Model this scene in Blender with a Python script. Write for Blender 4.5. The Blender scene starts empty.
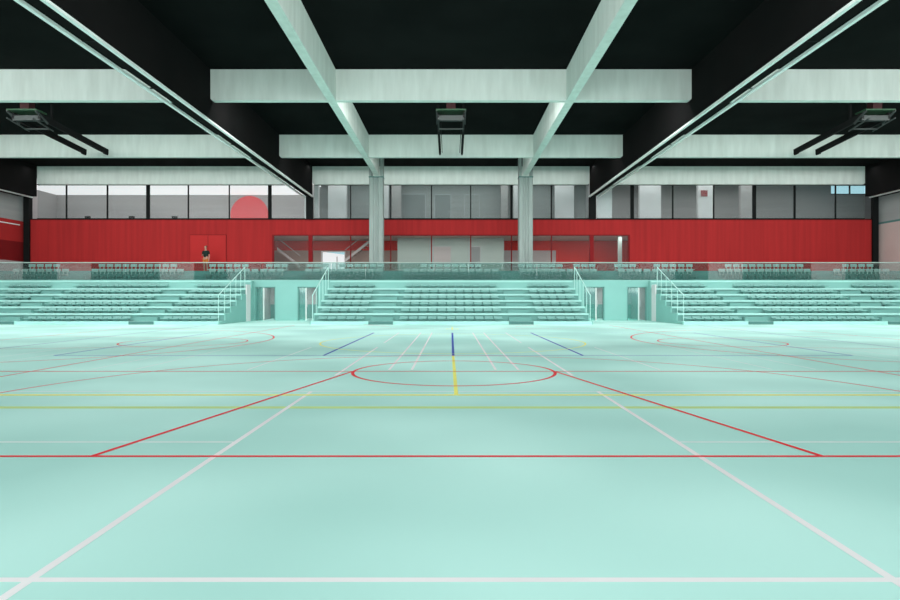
import bpy, bmesh, math, random
from mathutils import Vector
random.seed(4)
col = bpy.context.scene.collection
sc = bpy.context.scene

# ------------------------------------------------------------------ materials
def node_mat(name, c1, c2=None, scale=(1,1,1), nscale=1.0, detail=3, rough=.6, spec=.3, metal=0, emit=None, bump=0, ramp=(.35,.65)):
    m = bpy.data.materials.new(name); m.use_nodes = True
    nt = m.node_tree; b = nt.nodes['Principled BSDF']
    b.inputs['Roughness'].default_value = rough
    b.inputs['Specular IOR Level'].default_value = spec
    b.inputs['Metallic'].default_value = metal
    c2 = c2 or tuple(x*.93 for x in c1)
    tc = nt.nodes.new('ShaderNodeTexCoord'); mp = nt.nodes.new('ShaderNodeMapping')
    mp.inputs['Scale'].default_value = scale
    nz = nt.nodes.new('ShaderNodeTexNoise'); nz.inputs['Scale'].default_value = nscale; nz.inputs['Detail'].default_value = detail
    rp = nt.nodes.new('ShaderNodeValToRGB')
    rp.color_ramp.elements[0].position = ramp[0]; rp.color_ramp.elements[1].position = ramp[1]
    rp.color_ramp.elements[0].color = (*c1, 1); rp.color_ramp.elements[1].color = (*c2, 1)
    L = nt.links.new
    L(tc.outputs['Object'], mp.inputs['Vector']); L(mp.outputs['Vector'], nz.inputs['Vector'])
    L(nz.outputs['Fac'], rp.inputs['Fac']); L(rp.outputs['Color'], b.inputs['Base Color'])
    if emit:
        b.inputs['Emission Color'].default_value = (*emit[:3], 1); b.inputs['Emission Strength'].default_value = emit[3]
    if bump:
        bp = nt.nodes.new('ShaderNodeBump'); bp.inputs['Strength'].default_value = bump; bp.inputs['Distance'].default_value = .02
        L(nz.outputs['Fac'], bp.inputs['Height']); L(bp.outputs['Normal'], b.inputs['Normal'])
    return m

def glass_mat(name, tint, refl=.06, haze=0.0, hazecol=(.6,.7,.68)):
    m = bpy.data.materials.new(name); m.use_nodes = True
    nt = m.node_tree; nt.nodes.clear(); N = nt.nodes.new; L = nt.links.new
    out = N('ShaderNodeOutputMaterial'); tr = N('ShaderNodeBsdfTransparent'); gl = N('ShaderNodeBsdfGlossy')
    tr.inputs['Color'].default_value = (*tint, 1); gl.inputs['Roughness'].default_value = .3 if 'window' in name or 'lobby' in name else .04
    lw = N('ShaderNodeLayerWeight'); lw.inputs['Blend'].default_value = .25
    mr = N('ShaderNodeMapRange'); mr.inputs['To Min'].default_value = refl; mr.inputs['To Max'].default_value = .35
    L(lw.outputs['Facing'], mr.inputs['Value'])
    mx = N('ShaderNodeMixShader'); L(mr.outputs['Result'], mx.inputs['Fac']); L(tr.outputs[0], mx.inputs[1]); L(gl.outputs[0], mx.inputs[2])
    df = N('ShaderNodeBsdfDiffuse'); df.inputs['Color'].default_value = (*hazecol, 1)
    m2 = N('ShaderNodeMixShader'); m2.inputs['Fac'].default_value = haze
    L(mx.outputs[0], m2.inputs[1]); L(df.outputs[0], m2.inputs[2]); L(m2.outputs[0], out.inputs['Surface'])
    return m

M = {}
M['floor'] = node_mat('mint_sports_floor', (.44,.775,.705), (.61,.98,.90), nscale=.30, detail=1.5, rough=.6, spec=.07, ramp=(.36,.64))
# soft blotches above: floor reflections painted into its colour
M['white'] = node_mat('line_white', (.95,.95,.95), rough=.5)
M['red_line'] = node_mat('line_red', (.9,.022,.035), rough=.5)
M['yellow'] = node_mat('line_yellow', (1,1,.22), rough=.5)
M['green_yellow'] = node_mat('line_lime', (.62,.86,.33), rough=.5)
M['blue'] = node_mat('line_blue', (.015,.07,.50), rough=.5)
M['navy'] = node_mat('line_navy', (.10,.13,.38), rough=.5)
M['concrete'] = node_mat('pale_concrete', (.69,.76,.71), (.59,.655,.605), scale=(2.2,2.2,.35), nscale=1.6, detail=5, rough=.85, spec=.1, bump=.1, ramp=(.3,.7))
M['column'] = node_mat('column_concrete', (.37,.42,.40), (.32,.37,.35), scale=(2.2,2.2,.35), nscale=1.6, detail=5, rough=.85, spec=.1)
M['black'] = node_mat('black_ceiling', (.0065,.0075,.0072), (.009,.010,.0096), nscale=.5, rough=.95, spec=.02)
M['black2'] = node_mat('black_panel', (.010,.010,.010), (.0125,.0115,.0115), nscale=.5, rough=.95, spec=.03)
M['blackmetal'] = node_mat('black_metal', (.008,.009,.009), rough=.7, spec=.1)
M['rail'] = node_mat('pale_rail', (.88,.93,.90), rough=.35, spec=.5)
M['mint'] = node_mat('mint_paint', (.27,.55,.50), (.255,.525,.478), nscale=.7, rough=.6, spec=.2)
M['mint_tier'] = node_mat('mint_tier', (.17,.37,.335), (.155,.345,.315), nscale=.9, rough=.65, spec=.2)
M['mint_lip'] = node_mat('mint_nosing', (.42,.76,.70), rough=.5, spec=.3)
M['mint_rail'] = node_mat('mint_rail', (.50,.80,.74), rough=.4, spec=.3)
M['handrail'] = node_mat('pale_handrail', (.40,.52,.48), rough=.5, spec=.1)
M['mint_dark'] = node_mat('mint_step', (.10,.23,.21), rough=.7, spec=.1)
M['seat'] = node_mat('mint_seat', (.20,.425,.39), (.18,.39,.355), nscale=3, rough=.45, spec=.35)
M['seat_dark'] = node_mat('teal_seat', (.15,.27,.255), (.13,.24,.225), nscale=3, rough=.5, spec=.2)
M['seat_up'] = node_mat('pale_seat', (.44,.56,.53), (.38,.50,.47), nscale=3, rough=.45, spec=.35)
M['teal_tier'] = node_mat('teal_tier', (.15,.32,.295), (.135,.29,.27), nscale=.8, rough=.7, spec=.1)
M['red'] = node_mat('red_board', (.44,.027,.027), (.34,.022,.023), scale=(2.2,1,.10), nscale=2.0, detail=6, rough=.75, spec=.12, ramp=(.3,.7))
M['red_door'] = node_mat('red_door', (.48,.020,.020), (.44,.018,.018), nscale=1, rough=.6, spec=.2)
M['red_dark'] = node_mat('red_dark', (.20,.013,.015), rough=.7, spec=.1)
M['red_mid'] = node_mat('red_mid', (.42,.03,.03), rough=.7, spec=.1)
M['red_pier'] = node_mat('red_pier', (.25,.014,.017), rough=.7, spec=.1)
M['red_band'] = node_mat('red_band', (.62,.035,.03), rough=.7, spec=.1)
M['mintgrey'] = node_mat('mint_grey_wall', (.40,.49,.46), (.37,.46,.43), nscale=.6, rough=.8, spec=.1)
M['grey'] = node_mat('grey_wall', (.36,.38,.375), (.33,.35,.345), scale=(.1,.1,3), nscale=1.2, rough=.8, spec=.1)
M['greywarm'] = node_mat('grey_warm_wall', (.47,.445,.44), (.43,.41,.405), scale=(.1,.1,3), nscale=1.0, rough=.8, spec=.1)
M['beige'] = node_mat('beige_wall', (.62,.50,.47), (.58,.47,.44), nscale=.5, rough=.8, spec=.1)
M['taupe'] = node_mat('taupe_panel', (.42,.32,.28), (.37,.28,.245), nscale=.6, rough=.8, spec=.1)
M['whitewall'] = node_mat('white_panel', (.80,.79,.79), rough=.7, spec=.1)
M['coral'] = node_mat('coral_disc', (.95,.10,.12), (.9,.09,.11), scale=(.1,.1,3), nscale=1, rough=.6, spec=.1)
M['ceiling_glow'] = node_mat('white_ceiling_glow', (.9,.88,.88), rough=.8, spec=0, emit=(1,.97,.98,.85))  # white ceiling, emission stands in for the light falling on it
M['outside'] = node_mat('render_sun_glow', (.9,.86,.87), rough=.9, spec=0, emit=(1,.95,.96,.75))  # white outside wall, added emission imitates sunlight on it
M['dull'] = node_mat('dull_steel', (.035,.042,.04), rough=.6, spec=.2)
M['steel'] = node_mat('brushed_steel', (.42,.45,.45), rough=.4, spec=.5, metal=.5)
M['green'] = node_mat('green_padding', (.012,.045,.02), rough=.7)
M['maroon'] = node_mat('maroon_plate', (.025,.005,.006), rough=.8)
M['glass_rail'] = glass_mat('railing_glass', (.66,.80,.78), .005, .02, (.45,.62,.59))
M['glass_rail2'] = glass_mat('railing_glass_reflection', (.80,.86,.85), .012, .11, (.62,.62,.61))  # diffuse haze paints pale reflections of the hall into the glass
M['glass_win'] = glass_mat('window_glass', (.90,.93,.93), .004, .03, (.5,.55,.53))
M['glass_lobby'] = glass_mat('lobby_glass', (.90,.90,.89), .003, .0, (.5,.40,.38))
M['glass_door'] = glass_mat('door_glass', (.62,.85,.82), .06, .15, (.35,.65,.6))
M['skin'] = node_mat('skin', (.50,.27,.20), rough=.6)
M['hair'] = node_mat('grey_hair', (.12,.08,.06), rough=.8)
M['tee'] = node_mat('dark_top', (.010,.022,.018), rough=.9)
M['shorts'] = node_mat('orange_shorts', (.55,.16,.03), rough=.8)
M['shoe'] = node_mat('dark_shoe', (.03,.03,.03), rough=.7)

# ------------------------------------------------------------------ helpers
class MB:
    def __init__(s): s.bm = bmesh.new(); s.mats = []
    def mi(s, m):
        if m not in s.mats: s.mats.append(m)
        return s.mats.index(m)
    def box(s, x0, x1, y0, y1, z0, z1, m=None, bev=0):
        vs = [s.bm.verts.new((x, y, z)) for x in (x0, x1) for y in (y0, y1) for z in (z0, z1)]
        q = [(0,1,3,2),(4,6,7,5),(0,4,5,1),(2,3,7,6),(0,2,6,4),(1,5,7,3)]
        fs = [s.bm.faces.new([vs[i] for i in f]) for f in q]
        if m is not None:
            k = s.mi(m)
            for f in fs: f.material_index = k
        if bev:
            es = list({e for f in fs for e in f.edges})
            bmesh.ops.bevel(s.bm, geom=es, offset=bev, segments=1, affect='EDGES', profile=.5)
        return s
    def prism(s, pts, axis, a, b, m=None):   # pts 2D in remaining axes order
        def P(p, t):
            if axis == 'x': return (t, p[0], p[1])
            if axis == 'y': return (p[0], t, p[1])
            return (p[0], p[1], t)
        A = [s.bm.verts.new(P(p, a)) for p in pts]; B = [s.bm.verts.new(P(p, b)) for p in pts]
        fs = [s.bm.faces.new(A), s.bm.faces.new(B[::-1])]
        n = len(pts)
        for i in range(n): fs.append(s.bm.faces.new([A[i], B[i], B[(i+1)%n], A[(i+1)%n]]))
        if m is not None:
            k = s.mi(m)
            for f in fs: f.material_index = k
        return s
    def tube(s, p, q, r, n=8, m=None):
        p = Vector(p); q = Vector(q); d = (q-p).normalized()
        u = d.orthogonal().normalized(); v = d.cross(u)
        A = []; B = []
        for i in range(n):
            a = 2*math.pi*i/n; o = (u*math.cos(a)+v*math.sin(a))*r
            A.append(s.bm.verts.new(p+o)); B.append(s.bm.verts.new(q+o))
        fs = [s.bm.faces.new(A[::-1]), s.bm.faces.new(B)]
        for i in range(n): fs.append(s.bm.faces.new([A[i], A[(i+1)%n], B[(i+1)%n], B[i]]))
        if m is not None:
            k = s.mi(m)
            for f in fs: f.material_index = k
        return s
    def bar(s, p, q, w, h):   # rectangular bar, w along x, h perpendicular
        p = Vector(p); q = Vector(q); d = (q-p).normalized()
        u = Vector((1,0,0)); v = d.cross(u).normalized()
        vs = [[s.bm.verts.new(c+u*a*w/2+v*b*h/2) for a, b in ((-1,-1),(1,-1),(1,1),(-1,1))] for c in (p, q)]
        s.bm.faces.new(vs[0][::-1]); s.bm.faces.new(vs[1])
        for i in range(4): s.bm.faces.new([vs[0][i], vs[0][(i+1)%4], vs[1][(i+1)%4], vs[1][i]])
        return s
    def build(s, name, mat=None, parent=None, org=None, smooth=False):
        bmesh.ops.recalc_face_normals(s.bm, faces=s.bm.faces)
        if org is not None: bmesh.ops.translate(s.bm, verts=s.bm.verts, vec=-Vector(org))
        me = bpy.data.meshes.new(name); s.bm.to_mesh(me); s.bm.free()
        if s.mats:
            for m in s.mats: me.materials.append(m)
        else: me.materials.append(mat)
        if smooth:
            for p in me.polygons: p.use_smooth = True
        o = bpy.data.objects.new(name, me); col.objects.link(o)
        if org is not None: o.location = org
        if parent: o.parent = parent
        return o
def tag(o, label, cat, group=None):
    o['label'] = label; o['category'] = cat
    if group: o['group'] = group
    return o
def struct(o): o['kind'] = 'structure'; return o
def thing(name, label, cat, group=None, loc=(0,0,0)):
    o = bpy.data.objects.new(name, None); col.objects.link(o); o.location = loc; o.empty_display_size = .2
    return tag(o, label, cat, group)
def child(mb, name, mat, parent):
    """build a part in world coordinates below a parent placed anywhere"""
    o = mb.build(name, mat, parent); o.matrix_parent_inverse = parent.matrix_basis.inverted(); return o
F, H, CX, CY = 603.0, 1.3, 451.0, 298.0
def X(px, Y): return (px-CX)/F*Y
def Z(py, Y): return H+(CY-py)/F*Y
def box(name, mat, *a, parent=None, bev=0): return MB().box(*a, bev=bev).build(name, mat, parent)
def ordinal(n): return ['first','second','third','fourth','fifth','sixth','seventh','eighth','ninth','tenth','eleventh','twelfth','thirteenth','fourteenth','fifteenth'][n]

# ------------------------------------------------------------------ floor with its court markings
floor = struct(box('floor', M['floor'], -28.8, 28.8, -6, 34.9, -.2, 0))
C0 = .05
class Lines:
    def __init__(s, z): s.mb = MB(); s.z = z
    def seg(s, x0, y0, x1, y1, w=.05):
        d = Vector((x1-x0, y1-y0)).normalized(); n = Vector((-d.y, d.x))*w/2
        s.z += .000008
        vs = [s.mb.bm.verts.new((a, b, s.z)) for a, b in ((x0+n.x,y0+n.y),(x0-n.x,y0-n.y),(x1-n.x,y1-n.y),(x1+n.x,y1+n.y))]
        s.mb.bm.faces.new(vs); return s
    def arc(s, cx, cy, r, a0=0, a1=360, w=.05, n=96):
        P = []; s.z += .000008
        for i in range(n+1):
            a = math.radians(a0+(a1-a0)*i/n)
            P.append((s.mb.bm.verts.new((cx+(r-w/2)*math.cos(a), cy+(r-w/2)*math.sin(a), s.z)), s.mb.bm.verts.new((cx+(r+w/2)*math.cos(a), cy+(r+w/2)*math.sin(a), s.z))))
        for i in range(n): s.mb.bm.faces.new([P[i][0], P[i][1], P[i+1][1], P[i+1][0]])
        return s
    def build(s, mat, label):
        o = s.mb.build('court_marking', mat, floor); o['label'] = label
        return o
W = Lines(.0012)
W.seg(-28.6, 2.78, 28.6, 2.78, .045)
for x in (C0-1.99, C0+1.99):
    W.seg(x, 1.0, x, 8.4, .05); W.seg(x, 10.1, x, 15.9, .05); W.seg(x, 17.5, x, 22.6, .04)
for x in (-1.17, -.76, .76, 1.17): W.seg(C0+x, 10.9, C0+x, 22.6, .045)
W.seg(-28.6, 5.44, C0-1.99, 5.44, .03); W.seg(C0+1.99, 5.44, 28.6, 5.44, .03)
W.seg(-28.6, 8.38, 28.6, 8.38, .035)
for sx in (-1, 1):   # badminton courts of the side halls
    W.seg(C0+sx*3.73, 10.9, C0+sx*3.73, 15.9, .03)
    for x in (5.8, 6.6, 9.2, 10.0):
        W.seg(C0+sx*x, 11, C0+sx*x, 16.5, .025)
W.build(M['white'], 'white badminton and hall lines')
Yl = Lines(.0016)
Yl.seg(-28.6, 8.08, 28.6, 8.08, .10); Yl.seg(C0+.02, 8.08, C0, 13.5, .055)
Yl.arc(C0, 17.9, 3.85, w=.05); Yl.seg(C0, 24.5, C0, 27, .05); Yl.arc(C0, 25.3, .25, w=.06, n=24)
Yl.build(M['yellow'], 'yellow handball lines')
G = Lines(.0008); G.seg(-28.6, 7.16, 28.6, 7.16, .14); G.build(M['green_yellow'], 'pale lime cross line')
B = Lines(.0014)
B.seg(C0-9, 13.6, C0+9, 13.6, .05); B.seg(C0-9, 22.5, C0+9, 22.5, .03)
for x in (-2.93, 0, 2.93): B.seg(C0+x, 13.6, C0+x, 22.5, .06)
for x in (-9, 9): B.seg(C0+x, 13.6, C0+x, 22.5, .05)
B.build(M['blue'], 'blue volleyball lines')
Nv = Lines(.0010)
for x in (-11.65, 11.65): Nv.seg(C0+x, 10, C0+x, 28.5, .05)
Nv.build(M['navy'], 'dark navy lengthwise lines')
R = Lines(.0018)
R.seg(-28.6, 4.95, 28.6, 4.95, .05)
R.seg(C0-3, 4.95, C0-1.79, 10.67, .05); R.seg(C0+3, 4.95, C0+1.79, 10.67, .05)
R.arc(C0, 10.68, 1.77, w=.055)
R.seg(-28.6, 10.67, 28.6, 10.67, .055)
R.arc(C0, 7.3, 6.30, 0, 180, .04)
for sx in (-1, 1):
    R.seg(C0+sx*7.48, 4.95, C0+sx*7.48, 28.6, .04)
    cx = C0+sx*12.4
    R.arc(cx, 18.1, 6.75, (-88 if sx < 0 else 92), (88 if sx < 0 else 268), .05)
    R.seg(C0+sx*13.95, 10.67, C0+sx*13.95, 25.6, .04)
    R.arc(C0+sx*7.9, 17.8, 1.75, w=.045)
    R.seg(C0+sx*8.15, 16, C0+sx*13.95, 14.9, .03); R.seg(C0+sx*8.15, 19.6, C0+sx*13.95, 20.7, .03)
    R.seg(C0+sx*2.9, 27.6, C0+sx*4.3, 29.3, .05)
R.seg(-14, 25.6, 14, 25.6, .03)
R.build(M['red_line'], 'red basketball lines')

# ------------------------------------------------------------------ structure shell
YB1, YB2, YB3 = 23.2, 32.5, 40.3
ZB, ZC = 8.90, 10.07
ceiling = struct(box('ceiling', M['black'], -33.3, 33.3, -6, 47.3, 10.1, 10.3))
YW = 40.6
ZR = Z(219.7, YW); ZT = Z(234.6, YW); FL = 2.94
XO = X(272, YW); XL = -28.38
red = MB()
red.box(XL, XO, YW, YW+.3, FL, ZR); red.box(-XO, -XL+.1, YW, YW+.3, FL, ZR); red.box(XO, -XO, YW, YW+.3, ZT, ZR)
struct(MB().box(-28.8, XL-.003, YW, YW+.3, FL, 10.1).build('wall_return_left', M['blackmetal'])); struct(MB().box(28.483, 28.8, YW, YW+.3, FL, 10.1).build('wall_return_right', M['blackmetal']))
struct(red.build('wall_far', M['red']))
struct(box('trim_1', M['blackmetal'], XL, -XL, YW-.03, YW+.2, ZR, ZR+.06))
# double door in the red wall
d = struct(MB().box(X(190,YW), X(226.5,YW), YW-.035, YW-.005, FL, ZT, M['red_dark']).build('door_1'))
for a, b in ((190.4, 208), (208.6, 226.1)):
    lf = box('door_leaf', M['red_door'], X(a,YW), X(b,YW), YW-.06, YW-.036, FL+.02, ZT-.04, parent=d)
box('door_handle', M['red_dark'], X(207,YW)-.02, X(207,YW)+.02, YW-.11, YW-.06, FL+.95, FL+1.15, parent=d)

# side walls
def side_wall(name, x0, x1, strips):
    mb = MB()
    for z0, z1, m in strips: mb.box(x0, x1, -6, 40.9, z0, z1, m)
    return struct(mb.build(name))
side_wall('wall_left', -29.1, -28.8, [(-.2,3.75,M['greywarm']),(3.75,5.05,M['red_dark']),(5.05,6.45,M['red_mid']),(6.45,10.1,M['grey'])])
side_wall('wall_right', 28.8, 29.1, [(-.2,6.25,M['beige']),(6.25,6.38,M['mint_dark']),(6.38,10.1,M['grey'])])
struct(box('trim_2', M['rail'], -28.8, -28.74, 20, 40.2, 6.14, 6.2))
# facade behind the viewer: sill, posts, lintel
fac = MB().box(-29.1, 29.1, -6.3, -6, -.2, .6).box(-29.1, 29.1, -6.3, -6, 8.9, 10.1)
for i in range(13): fac.box(-28.8+i*4.8-.12, -28.8+i*4.8+.12, -6.3, -6, .6, 8.9)
struct(fac.build('wall_back', M['grey']))

# ------------------------------------------------------------------ beams
def cross_beam(x0, x1, y, label, group=None):
    c = .07; D = .25
    mb = MB().prism([(x0,ZC+.03),(x1,ZC+.03),(x1,ZB+c),(x1-c,ZB),(x0+c,ZB),(x0,ZB+c)], 'y', y, y+D)
    return tag(mb.build('concrete_beam', M['concrete']), label, 'beam', 'concrete cross beams under the black ceiling')
XI, XQ, XR = 9.26, 9.72, 27.67
names = {YB1:'nearest', YB2:'middle', YB3:'farthest'}
where = {YB1:'in the front row of beams', YB2:'in the second row of beams', YB3:'directly above the upper windows'}
for y in (YB1, YB2, YB3):
    cross_beam(-XI+.003, XI-.003, y, 'pale concrete cross beam between the two black bulkheads, '+where[y])
    cross_beam(-XR+.003, -XQ-.003, y, 'pale concrete cross beam left of the left bulkhead, '+where[y])
    cross_beam(XQ+.003, XR-.003, y, 'pale concrete cross beam right of the right bulkhead, '+where[y])
for sx, s in ((-1,'left'), (1,'right')):
    x = sx*4.60
    mb = MB().box(x-.165, x+.165, -5.9, 37.42, ZB-.004, ZC+.02)
    tag(mb.build('concrete_beam', M['concrete']), 'long pale concrete beam running toward the %s column' % s, 'beam', 'long concrete beams')
    # column with its fork head
    t = thing('concrete_column', '%s tall grooved concrete column behind the glass railing' % s, 'column', 'tall concrete columns', (sx*4.66, 37.7, FL))
    xc = sx*4.66; w = .43; y0, y1 = 37.45, 38.1; zt = Z(177.3, 37.45)
    sh = MB()
    sh.prism([(xc-w,y0+.05),(xc-w+.05,y0),(xc-.17,y0),(xc-.13,y0+.07),(xc-.03,y0+.07),(xc+.0,y0),(xc+.04,y0),(xc+.08,y0+.07),(xc+.14,y0+.07),(xc+.18,y0),(xc+w-.05,y0),(xc+w,y0+.05),(xc+w,y1),(xc-w,y1)], 'z', FL, zt)
    child(sh, 'shaft', M['column'], t)
    child(MB().box(xc-w-.02, xc+w+.02, y0-.02, y1, zt, zt+.06), 'bearing_plate', M['mint_dark'], t)
    child(MB().box(xc-sx*w, xc-sx*(w-.17), y0, y1, zt+.06, ZC+.03), 'fork_prong', M['column'], t)
    child(MB().box(xc+sx*w, xc+sx*(w-.15), y0, y1, zt+.06, ZC+.03), 'fork_prong', M['column'], t)
# inner black bulkheads with rails
for sx, s in ((-1,'left'), (1,'right')):
    t = thing('curtain_bulkhead', 'long black bulkhead left of the centre bay carrying two pale rails' if sx < 0 else 'long black bulkhead right of the centre bay carrying two pale rails', 'bulkhead', 'black ceiling bulkheads', (sx*9.49, 17, 8.1))
    child(MB().box(sx*XI, sx*XQ, -5.9, YB3-.01, 8.12, 10.1), 'casing', M['black2'], t)
    for xx in (XI-.01, XQ+.13):
        child(MB().box(sx*xx-.055, sx*xx+.055, -5.9, YB3+.1, 8.04, 8.12), 'rail', M['rail'], t)
    for k in range(12): child(MB().box(sx*(XI-.02), sx*(XQ+.17), -2+k*3.6, -2+k*3.6+.05, 8.11, 8.135), 'bracket', M['blackmetal'], t)
    child(MB().box(sx*XI-sx*.02, sx*XQ-sx*.02, YB3, YB3+.2, ZR, 8.12), 'post', M['blackmetal'], t)
    # outer bulkheads
    t = thing('wall_bulkhead', 'black bulkhead hanging along the %s wall at the frame edge' % s, 'bulkhead', 'black wall bulkheads', (sx*28.2, 17, 8.05))
    child(MB().box(sx*XR, sx*28.78, -5.9, YB3-.01, 8.08, 10.1), 'casing', M['black2'], t)
    child(MB().box(sx*28.0, sx*28.1, -5.9, YB3+.1, 8.0, 8.08), 'rail', M['rail'], t)
    mb = MB().box(sx*28.26, sx*28.6, 40.35, 40.5, FL, 8.08)
    tag(mb.build('black_post', M['blackmetal']), 'black post at the %s end of the red wall' % s, 'post', 'black end posts')

# ------------------------------------------------------------------ upper windows
def px_strip(mb, px, w, y0, y1, z0, z1):
    x = X(px, y0); mb.box(x-w/2, x+w/2, y0, y1, z0, z1)
wins = [('window_1', 37, 305, [(66,.05),(107,.06),(147.7,.22),(188,.06),(229,.05),(269.6,.22)]),
        ('window_2', 314, 589, [(350.5,.05),(390.7,.06),(431.5,.07),(470.7,.07),(511.5,.14),(551.5,.07)]),
        ('window_3', 597, 865, [(632.4,.22),(673,.07),(714,.06),(754.6,.22),(795,.10),(836,.05)])]
ZW = ZB+.06
for nm, a, b, mul in wins:
    root = struct(MB().box(X(a,YW)+.0, X(b,YW), YW, YW+.12, ZW-.06, ZW+.02).box(X(a,YW), X(b,YW), YW, YW+.12, ZR+.06, ZR+.1).build(nm, M['blackmetal']))
    for p, w in mul:
        mm = MB(); px_strip(mm, p, w, YW, YW+.12, ZR+.1, ZW-.06); mm.build('mullion', M['blackmetal'], root)
    box('pane', M['glass_win'], X(a,YW), X(b,YW), YW+.05, YW+.06, ZR+.1, ZW-.06, parent=root)

# rooms behind the upper windows
YD, YM = 47.0, 43.6
xl = X(57, YD)
struct(box('floor_upper', M['grey'], -31, 33.2, YW+.3, YD+.3, ZR-.35, ZR-.05))
struct(box('ceiling_upper', M['ceiling_glow'], -31, X(313,YW)-.1, YW+.25, YD, 9.33, 9.4))
struct(MB().box(-31, -9.9, YD, YD+.2, ZR-.05, 10.1).build('wall_gallery_left', M['greywarm']))
struct(MB().box(xl-.1, xl, YW+.3, YD, ZR-.05, 9.33).build('wall_gallery_end', M['greywarm']))
struct(MB().box(-9.9, 9.9, YM, YM+.2, ZR-.05, 10.1).build('wall_gallery_centre', M['grey']))
struct(MB().box(-9.95, -9.75, YW+.3, YD, ZR-.05, 10.1).build('wall_gallery_divider', M['whitewall']))
struct(MB().box(9.75, 9.95, YW+.3, YD, ZR-.05, 10.1).build('wall_gallery_partition', M['whitewall']))
wx0, wx1, wz0 = X(831,YD), X(868,YD), Z(194.5,YD)
struct(MB().box(9.9, wx0, YD, YD+.2, ZR-.05, 10.1).box(wx0, 33.2, YD, YD+.2, ZR-.05, wz0).box(wx1, 33.2, YD, YD+.2, wz0, 10.1).build('wall_gallery_right', M['greywarm']))
w4 = struct(MB().box(wx0, wx1, YD, YD+.1, wz0, wz0+.06).box(X(850,YD)-.04, X(850,YD)+.04, YD, YD+.1, wz0, 10.1).build('window_4', M['blackmetal']))
struct(box('wall_gallery_side', M['grey'], 33.0, 33.2, YW+.3, YD, ZR-.05, 10.1))
# coral disc on the left gallery wall
mb = MB(); cx, cz, r = X(249.7,YD), Z(215,YD), 1.47
mb.prism([(cx+r*math.cos(2*math.pi*i/64), cz+r*math.sin(2*math.pi*i/64)) for i in range(64)], 'y', YD-.08, YD)
tag(mb.build('wall_disc', M['coral']), 'large coral red disc on the gallery wall behind the upper windows', 'disc')
# pale pillars in front of the gallery walls
pil = [(313.8,318.5,'slim white pillar beside the left bulkhead post'),
       (328,346.6,'wide white pillar in the first centre window left of the column'),
       (384,388.6,'narrow white pillar just right of the left column'),
       (391.5,401,'pale grey pillar in the window right of the left column'),
       (501,508,'pale grey pillar in the window left of the right column'),
       (513.6,518.3,'narrow white pillar just left of the right column'),
       (555,574,'wide white pillar in the window right of the right column'),
       (596,612,'white pillar beside the right bulkhead post'),
       (639.8,661,'widest white pillar behind the second window of the right bay'),
       (698.3,712.8,'white pillar carrying a small red sign'),
       (741,752,'light grey pillar behind the windows right of the red sign')]
for i, (a, b, lab) in enumerate(pil):
    y = 42.6 if a < 590 else 43.2
    if i == 0 or i == 7: y = 41.3
    m = 'grey' if 'grey' in lab else 'whitewall'
    if 'light grey' in lab or 'pale grey' in lab: m = 'greywarm'
    tag(box('gallery_pillar', M[m], X(a,y), X(b,y), y, y+.35, ZR-.05, 10.1), lab, 'pillar', 'pale pillars behind the upper windows')
sg = thing('wall_sign', 'small dark red square sign on a white pillar', 'sign', None, (X(704.5,43.1), 43.15, Z(193,43.1)))
child(MB().box(X(701.3,43.1), X(707.8,43.1), 43.14, 43.2, Z(196.3,43.1), Z(190.2,43.1)), 'board', node_mat('sign_red', (.33,.07,.08), rough=.6), sg)
child(MB().box(X(702.3,43.1), X(706.8,43.1), 43.13, 43.14, Z(193.6,43.1), Z(193.0,43.1)), 'stripe', M['red_mid'], sg)
# gallery doors
def door(nm, a, b, top, y, fl, mat, fm):
    r = struct(MB().box(X(a,y)-.05, X(a,y), y-.05, y, fl, Z(top,y)).box(X(b,y), X(b,y)+.05, y-.05, y, fl, Z(top,y)).box(X(a,y)-.05, X(b,y)+.05, y-.05, y, Z(top,y), Z(top,y)+.05).build(nm, fm))
    box('door_leaf', mat, X(a,y), X(b,y), y-.03, y-.004, fl, Z(top,y), parent=r)
    box('door_handle', M['steel'], X(b,y)-.14, X(b,y)-.06, y-.08, y-.03, fl+1, fl+1.04, parent=r)
M['greydoor'] = node_mat('grey_door', (.27,.30,.30), rough=.7, spec=.2)
door('door_2', 402, 425, 194.5, YM, ZR-.04, M['greydoor'], M['steel'])
door('door_3', 435, 450.5, 195, YM, ZR-.04, M['greydoor'], M['steel'])
door('door_4', 465, 479, 195, YM, ZR-.04, M['grey'], M['steel'])
# small dark monitors behind the left windows
for i, (px, nm) in enumerate(((87.5,'second'), (131.5,'third'), (174.5,'fourth'))):
    y = 41.3; t = thing('monitor', 'small dark monitor on the sill behind the %s upper left window' % nm, 'monitor', 'monitors behind the upper left windows', (X(px,y), y, ZR))
    x = X(px,y)
    child(MB().box(x-.2, x+.2, y, y+.04, ZR+.12, ZR+.34, bev=.01), 'screen', M['blackmetal'], t)
    child(MB().box(x-.03, x+.03, y+.045, y+.085, ZR-.05, ZR+.2), 'stand', M['steel'], t)
    child(MB().box(x-.32, x-.2, y, y+.1, ZR+.14, ZR+.2), 'side_arm', M['steel'], t)

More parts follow.
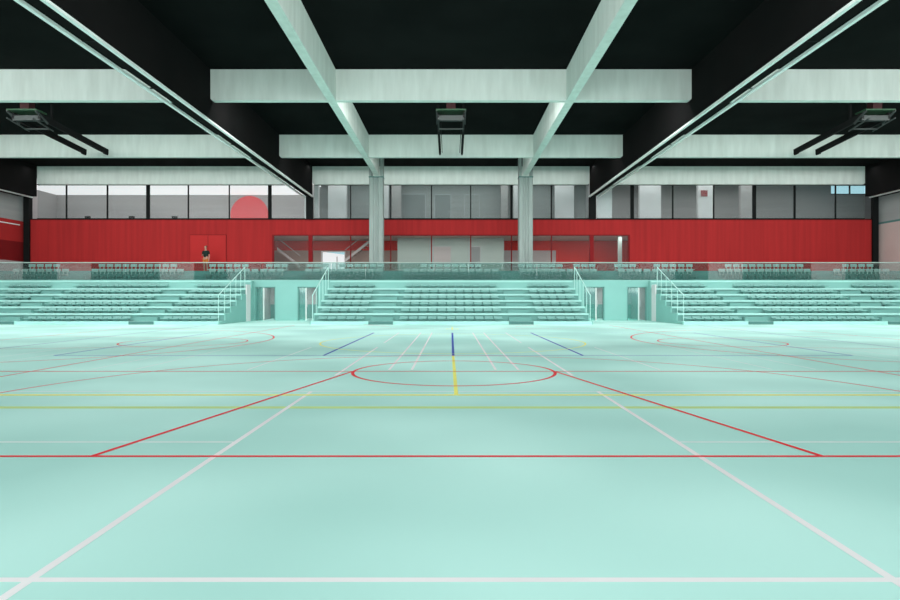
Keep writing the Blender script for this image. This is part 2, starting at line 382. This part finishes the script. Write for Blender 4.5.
# ------------------------------------------------------------------ lobby behind the red wall
YL = 46.0
struct(box('floor_corridor', M['greywarm'], -28.8, 28.8, 37.3, YL+.2, FL-.3, FL))
lw0, lw1, lz0, lz1 = X(322,YL), X(344.6,YL), Z(271,YL), Z(252,YL)
lob = MB(); zb = Z(250.5, YL)
def lobby(x0, x1, z0, z1, m):
    # rectangle minus window opening
    if x1 <= lw0 or x0 >= lw1: lob.box(x0, x1, YL, YL+.2, z0, z1, m); return
    if z0 < lz0: lob.box(x0, x1, YL, YL+.2, z0, min(z1,lz0), m)
    if z1 > lz1: lob.box(x0, x1, YL, YL+.2, max(z0,lz1), z1, m)
    if z0 < lz1 and z1 > lz0:
        lob.box(x0, lw0, YL, YL+.2, max(z0,lz0), min(z1,lz1), m); lob.box(lw1, x1, YL, YL+.2, max(z0,lz0), min(z1,lz1), m)
lobby(-14.5, -3.5, zb, 5.7, M['red_band']); lobby(-14.5, -3.5, FL, zb, M['taupe'])
lobby(3.5, 8.0, zb, 5.7, M['red_band']); lobby(3.5, 8.0, FL, zb, M['greywarm'])
lobby(8.0, 14.5, FL, 5.7, M['red_band'])
struct(lob.build('wall_lobby'))
struct(box('ceiling_lobby', M['taupe'], -14.5, 14.5, YW+.3, YL, 5.66, 5.75))
for sx in (-1, 1): struct(box('wall_lobby_side', M['red_mid'], sx*14.5, sx*14.7, YW+.3, YL+.2, FL, 5.7))
y = 43.8
struct(box('wall_lobby_centre', M['mintgrey'], X(397.5,y), X(504,y), y, y+.2, FL, 5.66))
door('door_5', 434, 450.5, 247, y, FL, M['greywarm'], M['steel'])
door('door_6', 470.5, 480, 247, y, FL, M['greydoor'], M['steel'])
w5 = struct(MB().box(lw0-.06, lw1+.06, YL-.06, YL, lz1, lz1+.06).box(lw0-.06, lw0, YL-.06, YL, lz0, lz1).box(lw1, lw1+.06, YL-.06, YL, lz0, lz1).box(X(337,YL)-.04, X(337,YL)+.04, YL-.04, YL+.04, lz0, lz1-.35).build('window_5', M['whitewall']))
# pale building outside that window
mb = MB().prism([(-13,-1),(-7.7,-1),(-7.7,4.45),(-8.7,4.85),(-13,5.4)], 'y', 49.5, 50)
tag(mb.build('neighbouring_building', M['outside']), 'bright white building seen outside through the lobby window', 'building')
# lobby glazing
gz = struct(MB().box(XO, -XO, YW+.02, YW+.14, ZT-.07, ZT).build('window_6', M['red_dark']))
box('window_jamb', M['red_dark'], XO, XO+.12, YW+.0, YW+.14, FL, ZT-.07, parent=gz)
box('window_jamb', M['red_dark'], -XO-.12, -XO, YW+.0, YW+.14, FL, ZT-.07, parent=gz)
for p in (350.5, 390.7, 431.5, 470.7, 511.5, 551.5):
    mm = MB(); px_strip(mm, p, .07, YW+.02, YW+.12, FL, ZT-.07); mm.build('mullion', M['red_dark'], gz)
box('pane', M['glass_lobby'], XO, -XO, YW+.06, YW+.075, FL, ZT-.07, parent=gz)
for p, s in ((310.3,'left'), (591.8,'right')):
    x = X(p, YW)
    tag(MB().box(x-.13, x+.13, YW-.02, YW+.3, FL, ZT, bev=.01).build('red_pier', M['red_pier']), 'bright red pier in the %s part of the glazed lobby front' % s, 'pier', 'red piers of the lobby front')
tag(box('lobby_column', M['mintgrey'], X(618.7,42.5), X(622,42.5), 42.5, 42.75, FL, 5.66), 'slim pale grey column inside the right end of the lobby', 'column')
def stair(px0, py0, px1, py1, y, label):
    t = thing('staircase', label, 'stairs', 'beige stairs inside the lobby', (X(px0,y), y, FL))
    x0, z0, x1, z1 = X(px0,y), Z(py0,y), X(px1,y), Z(py1,y)
    child(MB().prism([(x0,z0),(x0,z0+.22),(x1,z1+.22),(x1,z1)], 'y', y, y+.1), 'stringer', M['greywarm'], t)
    st = MB(); n = 9
    for i in range(n):
        a = i/n; xx = x0+(x1-x0)*a; zz = z0+(z1-z0)*a
        st.box(min(xx,xx+(x1-x0)/n), max(xx,xx+(x1-x0)/n), y+.1, y+1.1, zz-.02, zz+.04)
    child(st, 'treads', M['taupe'], t)
    child(MB().tube((x0,y+.05,z0+.9),(x1,y+.05,z1+.9),.025), 'handrail', M['steel'], t)
stair(277, 250, 300, 268, 44.3, 'beige stair flight behind the leftmost lobby glass')
stair(373, 240, 345, 262, 44.6, 'beige stair flight in the lobby beside the left column')

# ------------------------------------------------------------------ telescopic stands
TY = [29.6, 30.4, 31.2, 32.0, 32.8, 33.6, 34.4]
TZ = [.15, .53, .86, 1.19, 1.52, 1.85, 2.28]
aisles_all = [(-22.65,-21.45), (-15.8,-14.6), (-4.05,-2.85), (2.85,4.05), (14.6,15.8), (21.45,22.65)]
def stand(x0, x1, name_lab, side):
    t = thing('telescopic_stand', name_lab, 'grandstand', 'mint tiered stands', ((x0+x1)/2, 29.6, 0))
    for i in range(6):
        zlow = 0 if i == 0 else TZ[i-1]
        ye = TY[i+1]+.05
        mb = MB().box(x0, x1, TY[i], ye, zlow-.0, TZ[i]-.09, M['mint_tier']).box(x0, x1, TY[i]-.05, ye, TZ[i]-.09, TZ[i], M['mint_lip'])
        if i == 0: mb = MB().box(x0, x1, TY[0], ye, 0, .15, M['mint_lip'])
        o = child(mb, 'tier', None, t)
        if i == 0: o['label'] = 'pale front step of the stand'
    child(MB().box(x0, x1, 34.4, 35.04, 1.86, 2.2, M['mint']).box(x0, x1, 34.36, 35.04, 2.2, 2.28, M['mint_lip']), 'top_fascia', None, t)
    for a, b in aisles_all:
        if a >= x0 and b <= x1:
            pl = MB().box(a, b, TY[0]-.06, TY[0]-.001, 0.0, .155)
            child(pl, 'aisle_plate', M['mint_dark'], t)
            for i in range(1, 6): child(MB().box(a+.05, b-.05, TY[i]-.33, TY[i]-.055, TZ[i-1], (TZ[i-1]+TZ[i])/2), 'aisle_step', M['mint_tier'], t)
    ends = []
    if side != 'left': ends.append(x0)
    if side != 'right': ends.append(x1)
    for e in ends:
        s = 1 if e == x1 else -1
        pts = [(29.58,0),(29.58,TZ[0])]
        for i in range(1,7): pts += [(TY[i]-.03,TZ[i-1]),(TY[i]-.03,TZ[i])]
        pts += [(34.74,2.28),(34.74,0)]
        child(MB().prism(pts, 'x', e, e+s*.05), 'end_panel', M['mint'], t)
        if side != 'centre':
            pass
        # handrail: a thing of its own
        which = {'left':'right end of the left stand', 'right':'left end of the right stand'}.get(side) or ('left end of the centre stand' if e == x0 else 'right end of the centre stand')
        h = thing('handrail', 'white sloping handrail at the '+which, 'handrail', 'stand handrails', (e, 29.7, 0))
        xx = e-s*.05
        zr = lambda yy: 1.38+(yy-29.6)*.4135
        child(MB().tube((xx,29.7,zr(29.7)),(xx,33.55,zr(33.55)),.026), 'top_rail', M['mint_rail'], h)
        for k, yy in enumerate((29.75, 30.55, 31.35, 32.15, 32.9, 33.55)):
            zf = max(zz for yt, zz in zip(TY, TZ) if yt-.06 <= yy)
            child(MB().tube((xx,yy,zf-.02),(xx,yy,zr(yy)),.018), 'post', M['mint_rail'], h)
    return t
XE = 11.42; XC = 6.88
stand(-28.7, -XE, 'wide mint tiered stand filling the left side of the hall', 'left')
stand(-XC, XC+.04, 'centre mint tiered stand between the two doorway recesses', 'centre')
stand(XE, 28.7, 'wide mint tiered stand filling the right side of the hall', 'right')

# low bench seats
def low_seat():
    mb = MB()
    mb.prism([(-.22,.10),(-.235,.13),(-.20,.155),(.12,.14),(.17,.165),(.20,.235),(.225,.235),(.205,.15),(.16,.11)], 'x', -.2, .2)
    mb.box(-.15, .15, .02, .07, .0, .12)
    return mb
blocks = []   # (x0, x1, stand name, block name)
blocks = [(-28.4,-22.7,'left stand','outermost block'),(-21.4,-15.85,'left stand','middle block'),(-14.55,-XE-.05,'left stand','inner block'),
          (-XC+.02,-4.1,'centre stand','left block'),(-2.82,2.82,'centre stand','middle block'),(4.1,XC,'centre stand','right block'),
          (XE+.05,14.55,'right stand','inner block'),(15.85,21.4,'right stand','middle block'),(22.7,28.4,'right stand','outermost block')]
P = .472
cands = []
for (x0, x1, sn, bn) in blocks:
    n = int((x1-x0)/P+.02); off = (x1-x0-n*P)/2
    for i in range(6):
        for k in range(n):
            x = x0+off+P*(k+.5); y = TY[i+1]-.36; z = TZ[i]
            vis = abs(CX+x/y*F-450) < 447
            if vis: cands.append((math.hypot(x,y), x, y, z, sn, bn, i, k))
cands.sort()
near, rest = cands[:300], cands[300:]
proto = None; me = None
rows = ['bottom','second','third','fourth','fifth','top']
for (dd, x, y, z, sn, bn, i, k) in near:
    if proto is None:
        proto = low_seat().build('bench_seat', M['seat']); o = proto
    else:
        o = proto.copy(); col.objects.link(o)
    o.location = (x, y, z)
    tag(o, 'low mint seat, %s row, %s of %s, %s from left' % (rows[i], bn, sn, ordinal(k)), 'seat', 'low mint seats on the tiered stands')
if rest:
    bm = bmesh.new(); src = proto.data
    for (dd, x, y, z, *_ ) in rest:
        n0 = len(bm.verts); bm.from_mesh(src); bm.verts.ensure_lookup_table()
        bmesh.ops.translate(bm, verts=bm.verts[n0:], vec=(x, y, z))
    me = bpy.data.meshes.new('bench_seats'); bm.to_mesh(me); bm.free(); me.materials.append(M['seat'])
    o = bpy.data.objects.new('bench_seats', me); col.objects.link(o); o['kind'] = 'stuff'
    tag(o, 'remaining low mint seats in the back rows and far ends of the stands', 'seat', 'low mint seats on the tiered stands')

# ------------------------------------------------------------------ door walls between the stands
def recess(sx, nwall, nd):
    yw = 34.8
    d1 = (255.2, 275.3) if sx < 0 else (627, 647)
    d2 = (297.6, 318.0) if sx < 0 else (584, 604.4)
    zt = Z(286.8, yw); ds = sorted([d1, d2])
    xs = (-XE-.0, -XC-.05) if sx < 0 else (XC+.09, XE)
    mb = MB()
    e = [xs[0], X(ds[0][0],yw), X(ds[0][1],yw), X(ds[1][0],yw), X(ds[1][1],yw), xs[1]]; print('recess', e)
    for a, b in ((0,1),(2,3),(4,5)): mb.box(e[a], e[b], yw, yw+.25, 0, zt)
    mb.box(e[0], e[5], yw, yw+.25, zt, 2.2)
    mb.box(e[0], e[5], yw-.02, yw+.25, 2.2, 2.28)
    struct(mb.build(nwall, M['mint']))
    for j, (a, b) in enumerate(ds):
        xa, xb = X(a,yw), X(b,yw); mid = (xa+xb)/2-(.12 if sx < 0 else -.12)
        r = struct(MB().box(xa, xa+.06, yw+.05, yw+.2, 0, zt).box(xb-.06, xb, yw+.05, yw+.2, 0, zt).box(xa, xb, yw+.05, yw+.2, zt-.05, zt).build('door_%d' % (nd+j), M['mint_tier']))
        box('door_stile', M['rail'], mid-.03, mid+.03, yw+.06, yw+.16, 0, zt-.05, parent=r)
        box('door_pane', M['glass_door'], xa+.06, mid-.03, yw+.1, yw+.115, 0, zt-.05, parent=r)
        box('door_pane', M['glass_win'], mid+.03, xb-.06, yw+.1, yw+.115, 0, zt-.05, parent=r)
        box('door_handle', M['steel'], mid+.05, mid+.09, yw+.03, yw+.08, .8, 1.2, parent=r)
    # passage behind
    struct(box('floor_passage', M['floor'], xs[0], xs[1], yw+.1, 38.2, -.2, .0))
    struct(MB().box(xs[0], xs[1], 38, 38.2, .9, 2.2, M['greywarm']).box(xs[0], xs[1], 38, 38.2, 0, .9, M['mint_tier']).build('wall_passage'))
    for xx in (xs[0], xs[1]-.05): struct(box('wall_passage_end', M['grey'], xx, xx+.05, yw+.25, 38, 0, 2.2))
    lt = bpy.data.lights.new('passage_light', 'AREA'); lt.shape = 'RECTANGLE'; lt.size = 4; lt.size_y = .5; lt.energy = 60
    lo = bpy.data.objects.new('passage_light', lt); col.objects.link(lo); lo.location = ((xs[0]+xs[1])/2, 36.6, 2.12)
    # locker in the passage seen through the glass
    # pale pier beside the recess
    x = -XE-.05 if sx < 0 else XE+.05
    tag(MB().box(-sx*.0+sx*(XE-.03), sx*(XE-.085), 33.45, 34.1, 0, 2.05).build('white_pier', M['whitewall']), 'white pier at the corner where the %s stand meets the doorway wall' % ('left' if sx < 0 else 'right'), 'pier', 'white corner piers')
recess(-1, 'wall_doorway_left', 7)
recess(1, 'wall_doorway_right', 9)

# ------------------------------------------------------------------ upper stand, railing, upper seats
ust = thing('upper_stand', 'teal upper tiers running the full width behind the glass railing', 'grandstand', None, (0, 34.8, 2.28))
child(MB().box(-28.7, 28.7, 35.06, 35.75, 2.2, 2.279), 'tier', M['teal_tier'], ust)
child(MB().box(-28.7, 28.7, 35.7, 36.5, 2.2, 2.61), 'tier', M['teal_tier'], ust)
child(MB().box(-28.7, 28.7, 36.5, 37.32, 2.3, 2.945), 'tier', M['teal_tier'], ust)
# glass railing
gr = thing('glass_railing', 'full-width glass railing with a pale top rail above the stands', 'railing', None, (0, 34.82, 2.28))
yr = 34.83; zt = Z(262.2, yr)
child(MB().box(-28.7, 28.7, yr-.04, yr+.04, zt-.045, zt), 'top_rail', M['handrail'], gr)
child(MB().box(-28.7, 28.7, yr-.05, yr+.05, 2.28, 2.34), 'base_channel', M['mint'], gr)
hazed = [(0,22),(70,86),(97,106),(152,162),(134,150),(165,177),(180,191),(193,203)]  # spans of pale reflections painted into the railing glass
edges = sorted(set([-28.7+i*1.98 for i in range(30)]))
def has_reflection(x):
    px = CX+x/yr*F
    return any(a <= px <= b or a <= 902-px <= b for a, b in ((0,22),(70,88),(151,163),(165,178),(194,204),(110,120)))
for i in range(29):
    a, b = edges[i], edges[i+1]
    mt = M['glass_rail2'] if has_reflection((a+b)/2) else M['glass_rail']
    o = child(MB().box(a+.012, b-.012, yr-.006, yr+.006, 2.34, zt-.045), 'glass_panel', mt, gr)
    o['label'] = 'milky glass panel with painted reflection' if mt is M['glass_rail2'] else 'clear greenish glass panel'

def up_seat():
    mb = MB()
    mb.prism([(-.2,.07),(-.2,.105),(.15,.1),(.18,.07)], 'x', -.2, .2)      # pan
    mb.prism([(.15,.27),(.17,.44),(.2,.445),(.185,.27)], 'x', -.2, .2)      # back
    for s in (-1, 1): mb.prism([(.10,0),(.17,0),(.2,.3),(.17,.3)], 'x', s*.12-.015, s*.12+.015)
    return mb
rowdefs = [('front', 35.35, 2.28, [(-26.4,-22.95),(-21.65,-16.05),(-14.6,-10.0),(-8.8,-4.1),(-2.9,2.9),(4.1,8.8),(10.0,14.6),(16.05,21.65),(22.95,26.4)]),
           ('middle', 36.1, 2.61, [(-26.4,-22.95),(-21.65,-16.05),(-14.6,-10.0),(-8.8,-4.1),(-2.9,2.9),(4.1,8.8),(10.0,14.6),(16.05,21.65),(22.95,26.4)]),
           ('back', 36.9, 2.945, [(-26.0,-24.0),(-21.7,-16.8),(-14.9,-12.4),(-11.4,-10.0),(-8.9,-7.5),(-6.9,-4.1),(-1.9,1.9),(4.1,6.9),(7.5,8.9),(10.0,11.4),(12.4,14.9),(16.8,21.7),(24.0,26.0)])]
up = None; upd = None; pale = None
for rn, y, z, bl in rowdefs:
    for bi, (x0, x1) in enumerate(bl):
        n = int((x1-x0)/.475+.3); st = (x1-x0)/n
        for k in range(n):
            if up is None: up = up_seat().build('spectator_seat', M['seat_up']); o = up; pale = up.data
            else: o = up.copy(); col.objects.link(o); o.data = pale
            if rn == 'front':
                if upd is None: upd = up_seat(); upd = upd.build('tmp', M['seat_dark']); dark = upd.data; bpy.data.objects.remove(upd); dark.name = 'dark_seat'; upd = 1
                o.data = dark
            o.location = (x0+st*(k+.5), y, z)
            tag(o, '%s seat in the %s upper row, %s group from left, %s in its group' % ('dark teal' if rn == 'front' else 'pale', rn, ordinal(bi), ordinal(k)), 'seat', 'pale seats behind the glass railing')

# ------------------------------------------------------------------ ceiling backboard frames
def frame_unit(xc, lab):
    t = thing('backboard_frame', lab, 'sports frame', 'folded backboard frames under the ceiling', (xc, 26, 9.3))
    w = .58
    for s in (-1, 1):
        child(MB().bar((xc+s*w, 26.6, 9.34), (xc+s*w, 31.9, 9.02), .11, .27), 'arm', M['blackmetal'], t)
        child(MB().bar((xc+s*w, 31.55, 8.93), (xc+s*w, 31.9, 8.93), .06, .16), 'arm_tip', M['blackmetal'], t)
        child(MB().bar((xc+s*(w-.12), 27.2, 9.22), (xc+s*(w-.12), 31.7, 8.94), .03, .03), 'guide_rod', M['blackmetal'], t)
        child(MB().bar((xc+s*.63, 26.3, 9.48), (xc+s*.63, 27.1, 9.13), .05, .10), 'side_plate', M['dull'], t)
        child(MB().bar((xc+s*.55, 26.2, 9.12), (xc+s*.55, 27.6, 8.93), .04, .05), 'strut', M['dull'], t)
        child(MB().box(xc+s*w-.04, xc+s*w+.04, 27.4, 27.5, 9.3, 10.1), 'hanger', M['blackmetal'], t)
    child(MB().tube((xc-.6,26.9,9.26),(xc+.6,26.9,9.26),.09, 12), 'roller', M['dull'], t)
    child(MB().box(xc-.6, xc+.6, 26.6, 26.66, 9.14, 9.36), 'board', M['dull'], t)
    child(MB().tube((xc-.55,27.3,8.95),(xc+.55,27.3,8.95),.04, 8), 'crossbar', M['dull'], t)
    child(MB().box(xc-.66, xc+.66, 26.3, 27.0, 9.50, 9.56), 'padding', M['green'], t)
    child(MB().box(xc-.2, xc+.2, 26.5, 26.9, 9.57, 10.1), 'mount', M['maroon'], t)
frame_unit(.0, 'folded black backboard frame hanging centrally under the ceiling')
frame_unit(-18.75, 'folded black backboard frame under the ceiling at the left edge')
frame_unit(18.75, 'folded black backboard frame under the ceiling at the right edge')

# ------------------------------------------------------------------ the person on the corridor
def skin(name, verts, edges, radii, mat, parent, sub=2, root=0):
    me = bpy.data.meshes.new(name); me.from_pydata(verts, edges, []); me.materials.append(mat)
    o = bpy.data.objects.new(name, me); col.objects.link(o)
    if parent: o.parent = parent
    m = o.modifiers.new('Skin', 'SKIN'); m.use_smooth_shade = True
    sv = me.skin_vertices[0].data
    for i, r in enumerate(radii):
        r = r if isinstance(r, tuple) else (r, r); sv[i].radius = r
    sv[root].use_root = True
    o.modifiers.new('Sub', 'SUBSURF').levels = sub; o.modifiers['Sub'].render_levels = sub
    return o
def person(loc):
    t = thing('person', 'person in a dark top and orange shorts standing before the red door', 'person', None, loc)
    V = []; E = []; Rr = []
    def v(p, r, par=None):
        V.append(p); Rr.append(r); i = len(V)-1
        if par is not None: E.append((par, i))
        return i
    pel = v((0,0,.95), (.15,.11)); sp = v((0,0,1.12), (.135,.10), pel); ch = v((0,.0,1.30), (.17,.115), sp)
    nk0 = v((0,.0,1.44), (.08,.07), ch); nk = v((0,-.01,1.52), .055, nk0)
    h1 = v((0,-.02,1.60), (.072,.085), nk); h2 = v((0,-.015,1.68), (.078,.098), h1); h3 = v((0,-.01,1.74), (.055,.07), h2)
    for s in (-1, 1):
        sh = v((s*.185,0,1.38), .06, ch)
        el = v((s*.25,.02,1.12), .042, sh)
        wr = v((s*.17 if s < 0 else s*.26, -.17 if s < 0 else -.03, 1.10 if s < 0 else .88), .03, el)
        d = Vector((.10,-.08,.06)) if s < 0 else Vector((0,-.02,-.09))
        pm = v(tuple(Vector(V[wr])+d*.8), (.036,.02), wr)
        for f in range(4):
            v(tuple(Vector(V[pm])+d*.75+Vector((0,(f-1.5)*.018,-.004*abs(f-1)))), .009, pm)
        v(tuple(Vector(V[wr])+d*.6+Vector((.0,-.045,0))), .010, wr)
        hp = v((s*.09,0,.88), .095, pel); kn = v((s*.11,-.01,.49), .057, hp); an = v((s*.12,.01,.09), .038, kn)
        ft = v((s*.13,-.12,.04), (.04,.03), an)
    skin('body', V, E, Rr, M['skin'], t)
    skin('shirt', [(0,0,.93),(0,0,1.15),(0,0,1.32),(0,0,1.42),(-.19,0,1.38),(-.24,.01,1.2),(.19,0,1.38),(.25,.01,1.18)], [(0,1),(1,2),(2,3),(2,4),(4,5),(2,6),(6,7)],
         [(.175,.135),(.16,.12),(.19,.135),(.09,.08),.078,.065,.078,.065], M['tee'], t)
    skin('shorts', [(0,0,.96),(-.1,0,.85),(-.115,-.005,.58),(.1,0,.85),(.115,-.005,.58)], [(0,1),(1,2),(0,3),(3,4)], [(.165,.125),.12,.095,.12,.095], M['shorts'], t)
    skin('hair', [(0,.03,1.62),(0,.02,1.72),(0,0,1.765)], [(0,1),(1,2)], [(.08,.07),(.086,.09),(.06,.075)], M['hair'], t)
    for s in (-1, 1):
        skin('shoe', [(s*.12,.03,.05),(s*.13,-.15,.04)], [(0,1)], [(.048,.045),(.045,.035)], M['shoe'], t)
    nose = MB().prism([(-.012,-.10),(.012,-.10),(.0,-.125)], 'z', 1.64, 1.675); nose.build('nose', M['skin'], t)
    for s in (-1, 1):
        MB().box(s*.03-.01, s*.03+.01, -.108, -.098, 1.675, 1.687).build('eye', M['shoe'], t)
    MB().box(-.022, .022, -.105, -.097, 1.605, 1.612).build('mouth', M['maroon'], t)
    t.rotation_euler.z = math.radians(-15)
person((X(205.8,39.2), 39.2, FL))

# ------------------------------------------------------------------ light
def area(name, loc, sx, sy, e, rot=(0,0,0), colr=(1,1,1)):
    lt = bpy.data.lights.new(name, 'AREA'); lt.shape = 'RECTANGLE'; lt.size = sx; lt.size_y = sy; lt.energy = e; lt.color = colr
    o = bpy.data.objects.new(name, lt); col.objects.link(o); o.location = loc; o.rotation_euler = rot; return o
area('facade_fill', (0,-5.8,5.4), 56, 6.8, 5600, (math.radians(90),0,0), (1,.985,.97))  # added unseen panel lamp, stands for daylight through the facade
for x, w in ((-18.7,16), (-6.9,2.6), (0,6.4), (6.9,2.6), (18.7,16)):
    for y in (YB1+.85, YB2+.85):
        area('beam_fill', (x, y, 9.72), w, .5, (70 if y == YB1+.85 else 24)*w, (math.radians(20 if y == YB1+.85 else 0),0,0))  # added fill lamps, kept out of sight behind the cross beams
    for y in (4, 11):
        area('ceiling_fill', (x, y, 9.6), w, 1.2, (11 if y < 8 else 55)*w, (math.radians(8 if y < 8 else 50),0,0))  # unseen fill lamps added overhead, outside the view
area('gallery_light', (0, 41.9, 9.9), 18, .8, 160)
area('gallery_light', (20, 42.6, 10.0), 20, .8, 220)
area('lobby_light', (-8.5, 42.2, 5.6), 8, .8, 150)
area('lobby_light', (8.5, 42.2, 5.6), 8, .8, 150)
area('lobby_light', (0, 42, 5.6), 7, .8, 75)
area('corridor_light', (0, 39.3, 9.9), 55, .5, 340)

w = bpy.data.worlds.new('sky'); sc.world = w; w.use_nodes = True
bg = w.node_tree.nodes['Background']; bg.inputs['Color'].default_value = (.47,.80,.90,1); bg.inputs['Strength'].default_value = 1.0
sc.view_settings.view_transform = 'Standard'

# ------------------------------------------------------------------ camera
cd = bpy.data.cameras.new('camera'); cam = bpy.data.objects.new('camera', cd); col.objects.link(cam)
cam.location = (0, 0, H); cam.rotation_euler = (math.radians(90), 0, 0)
cd.sensor_width = 36; cd.lens = F/900*36
cd.shift_x = -1/900; cd.shift_y = -2/900
cd.clip_end = 200
sc.camera = cam
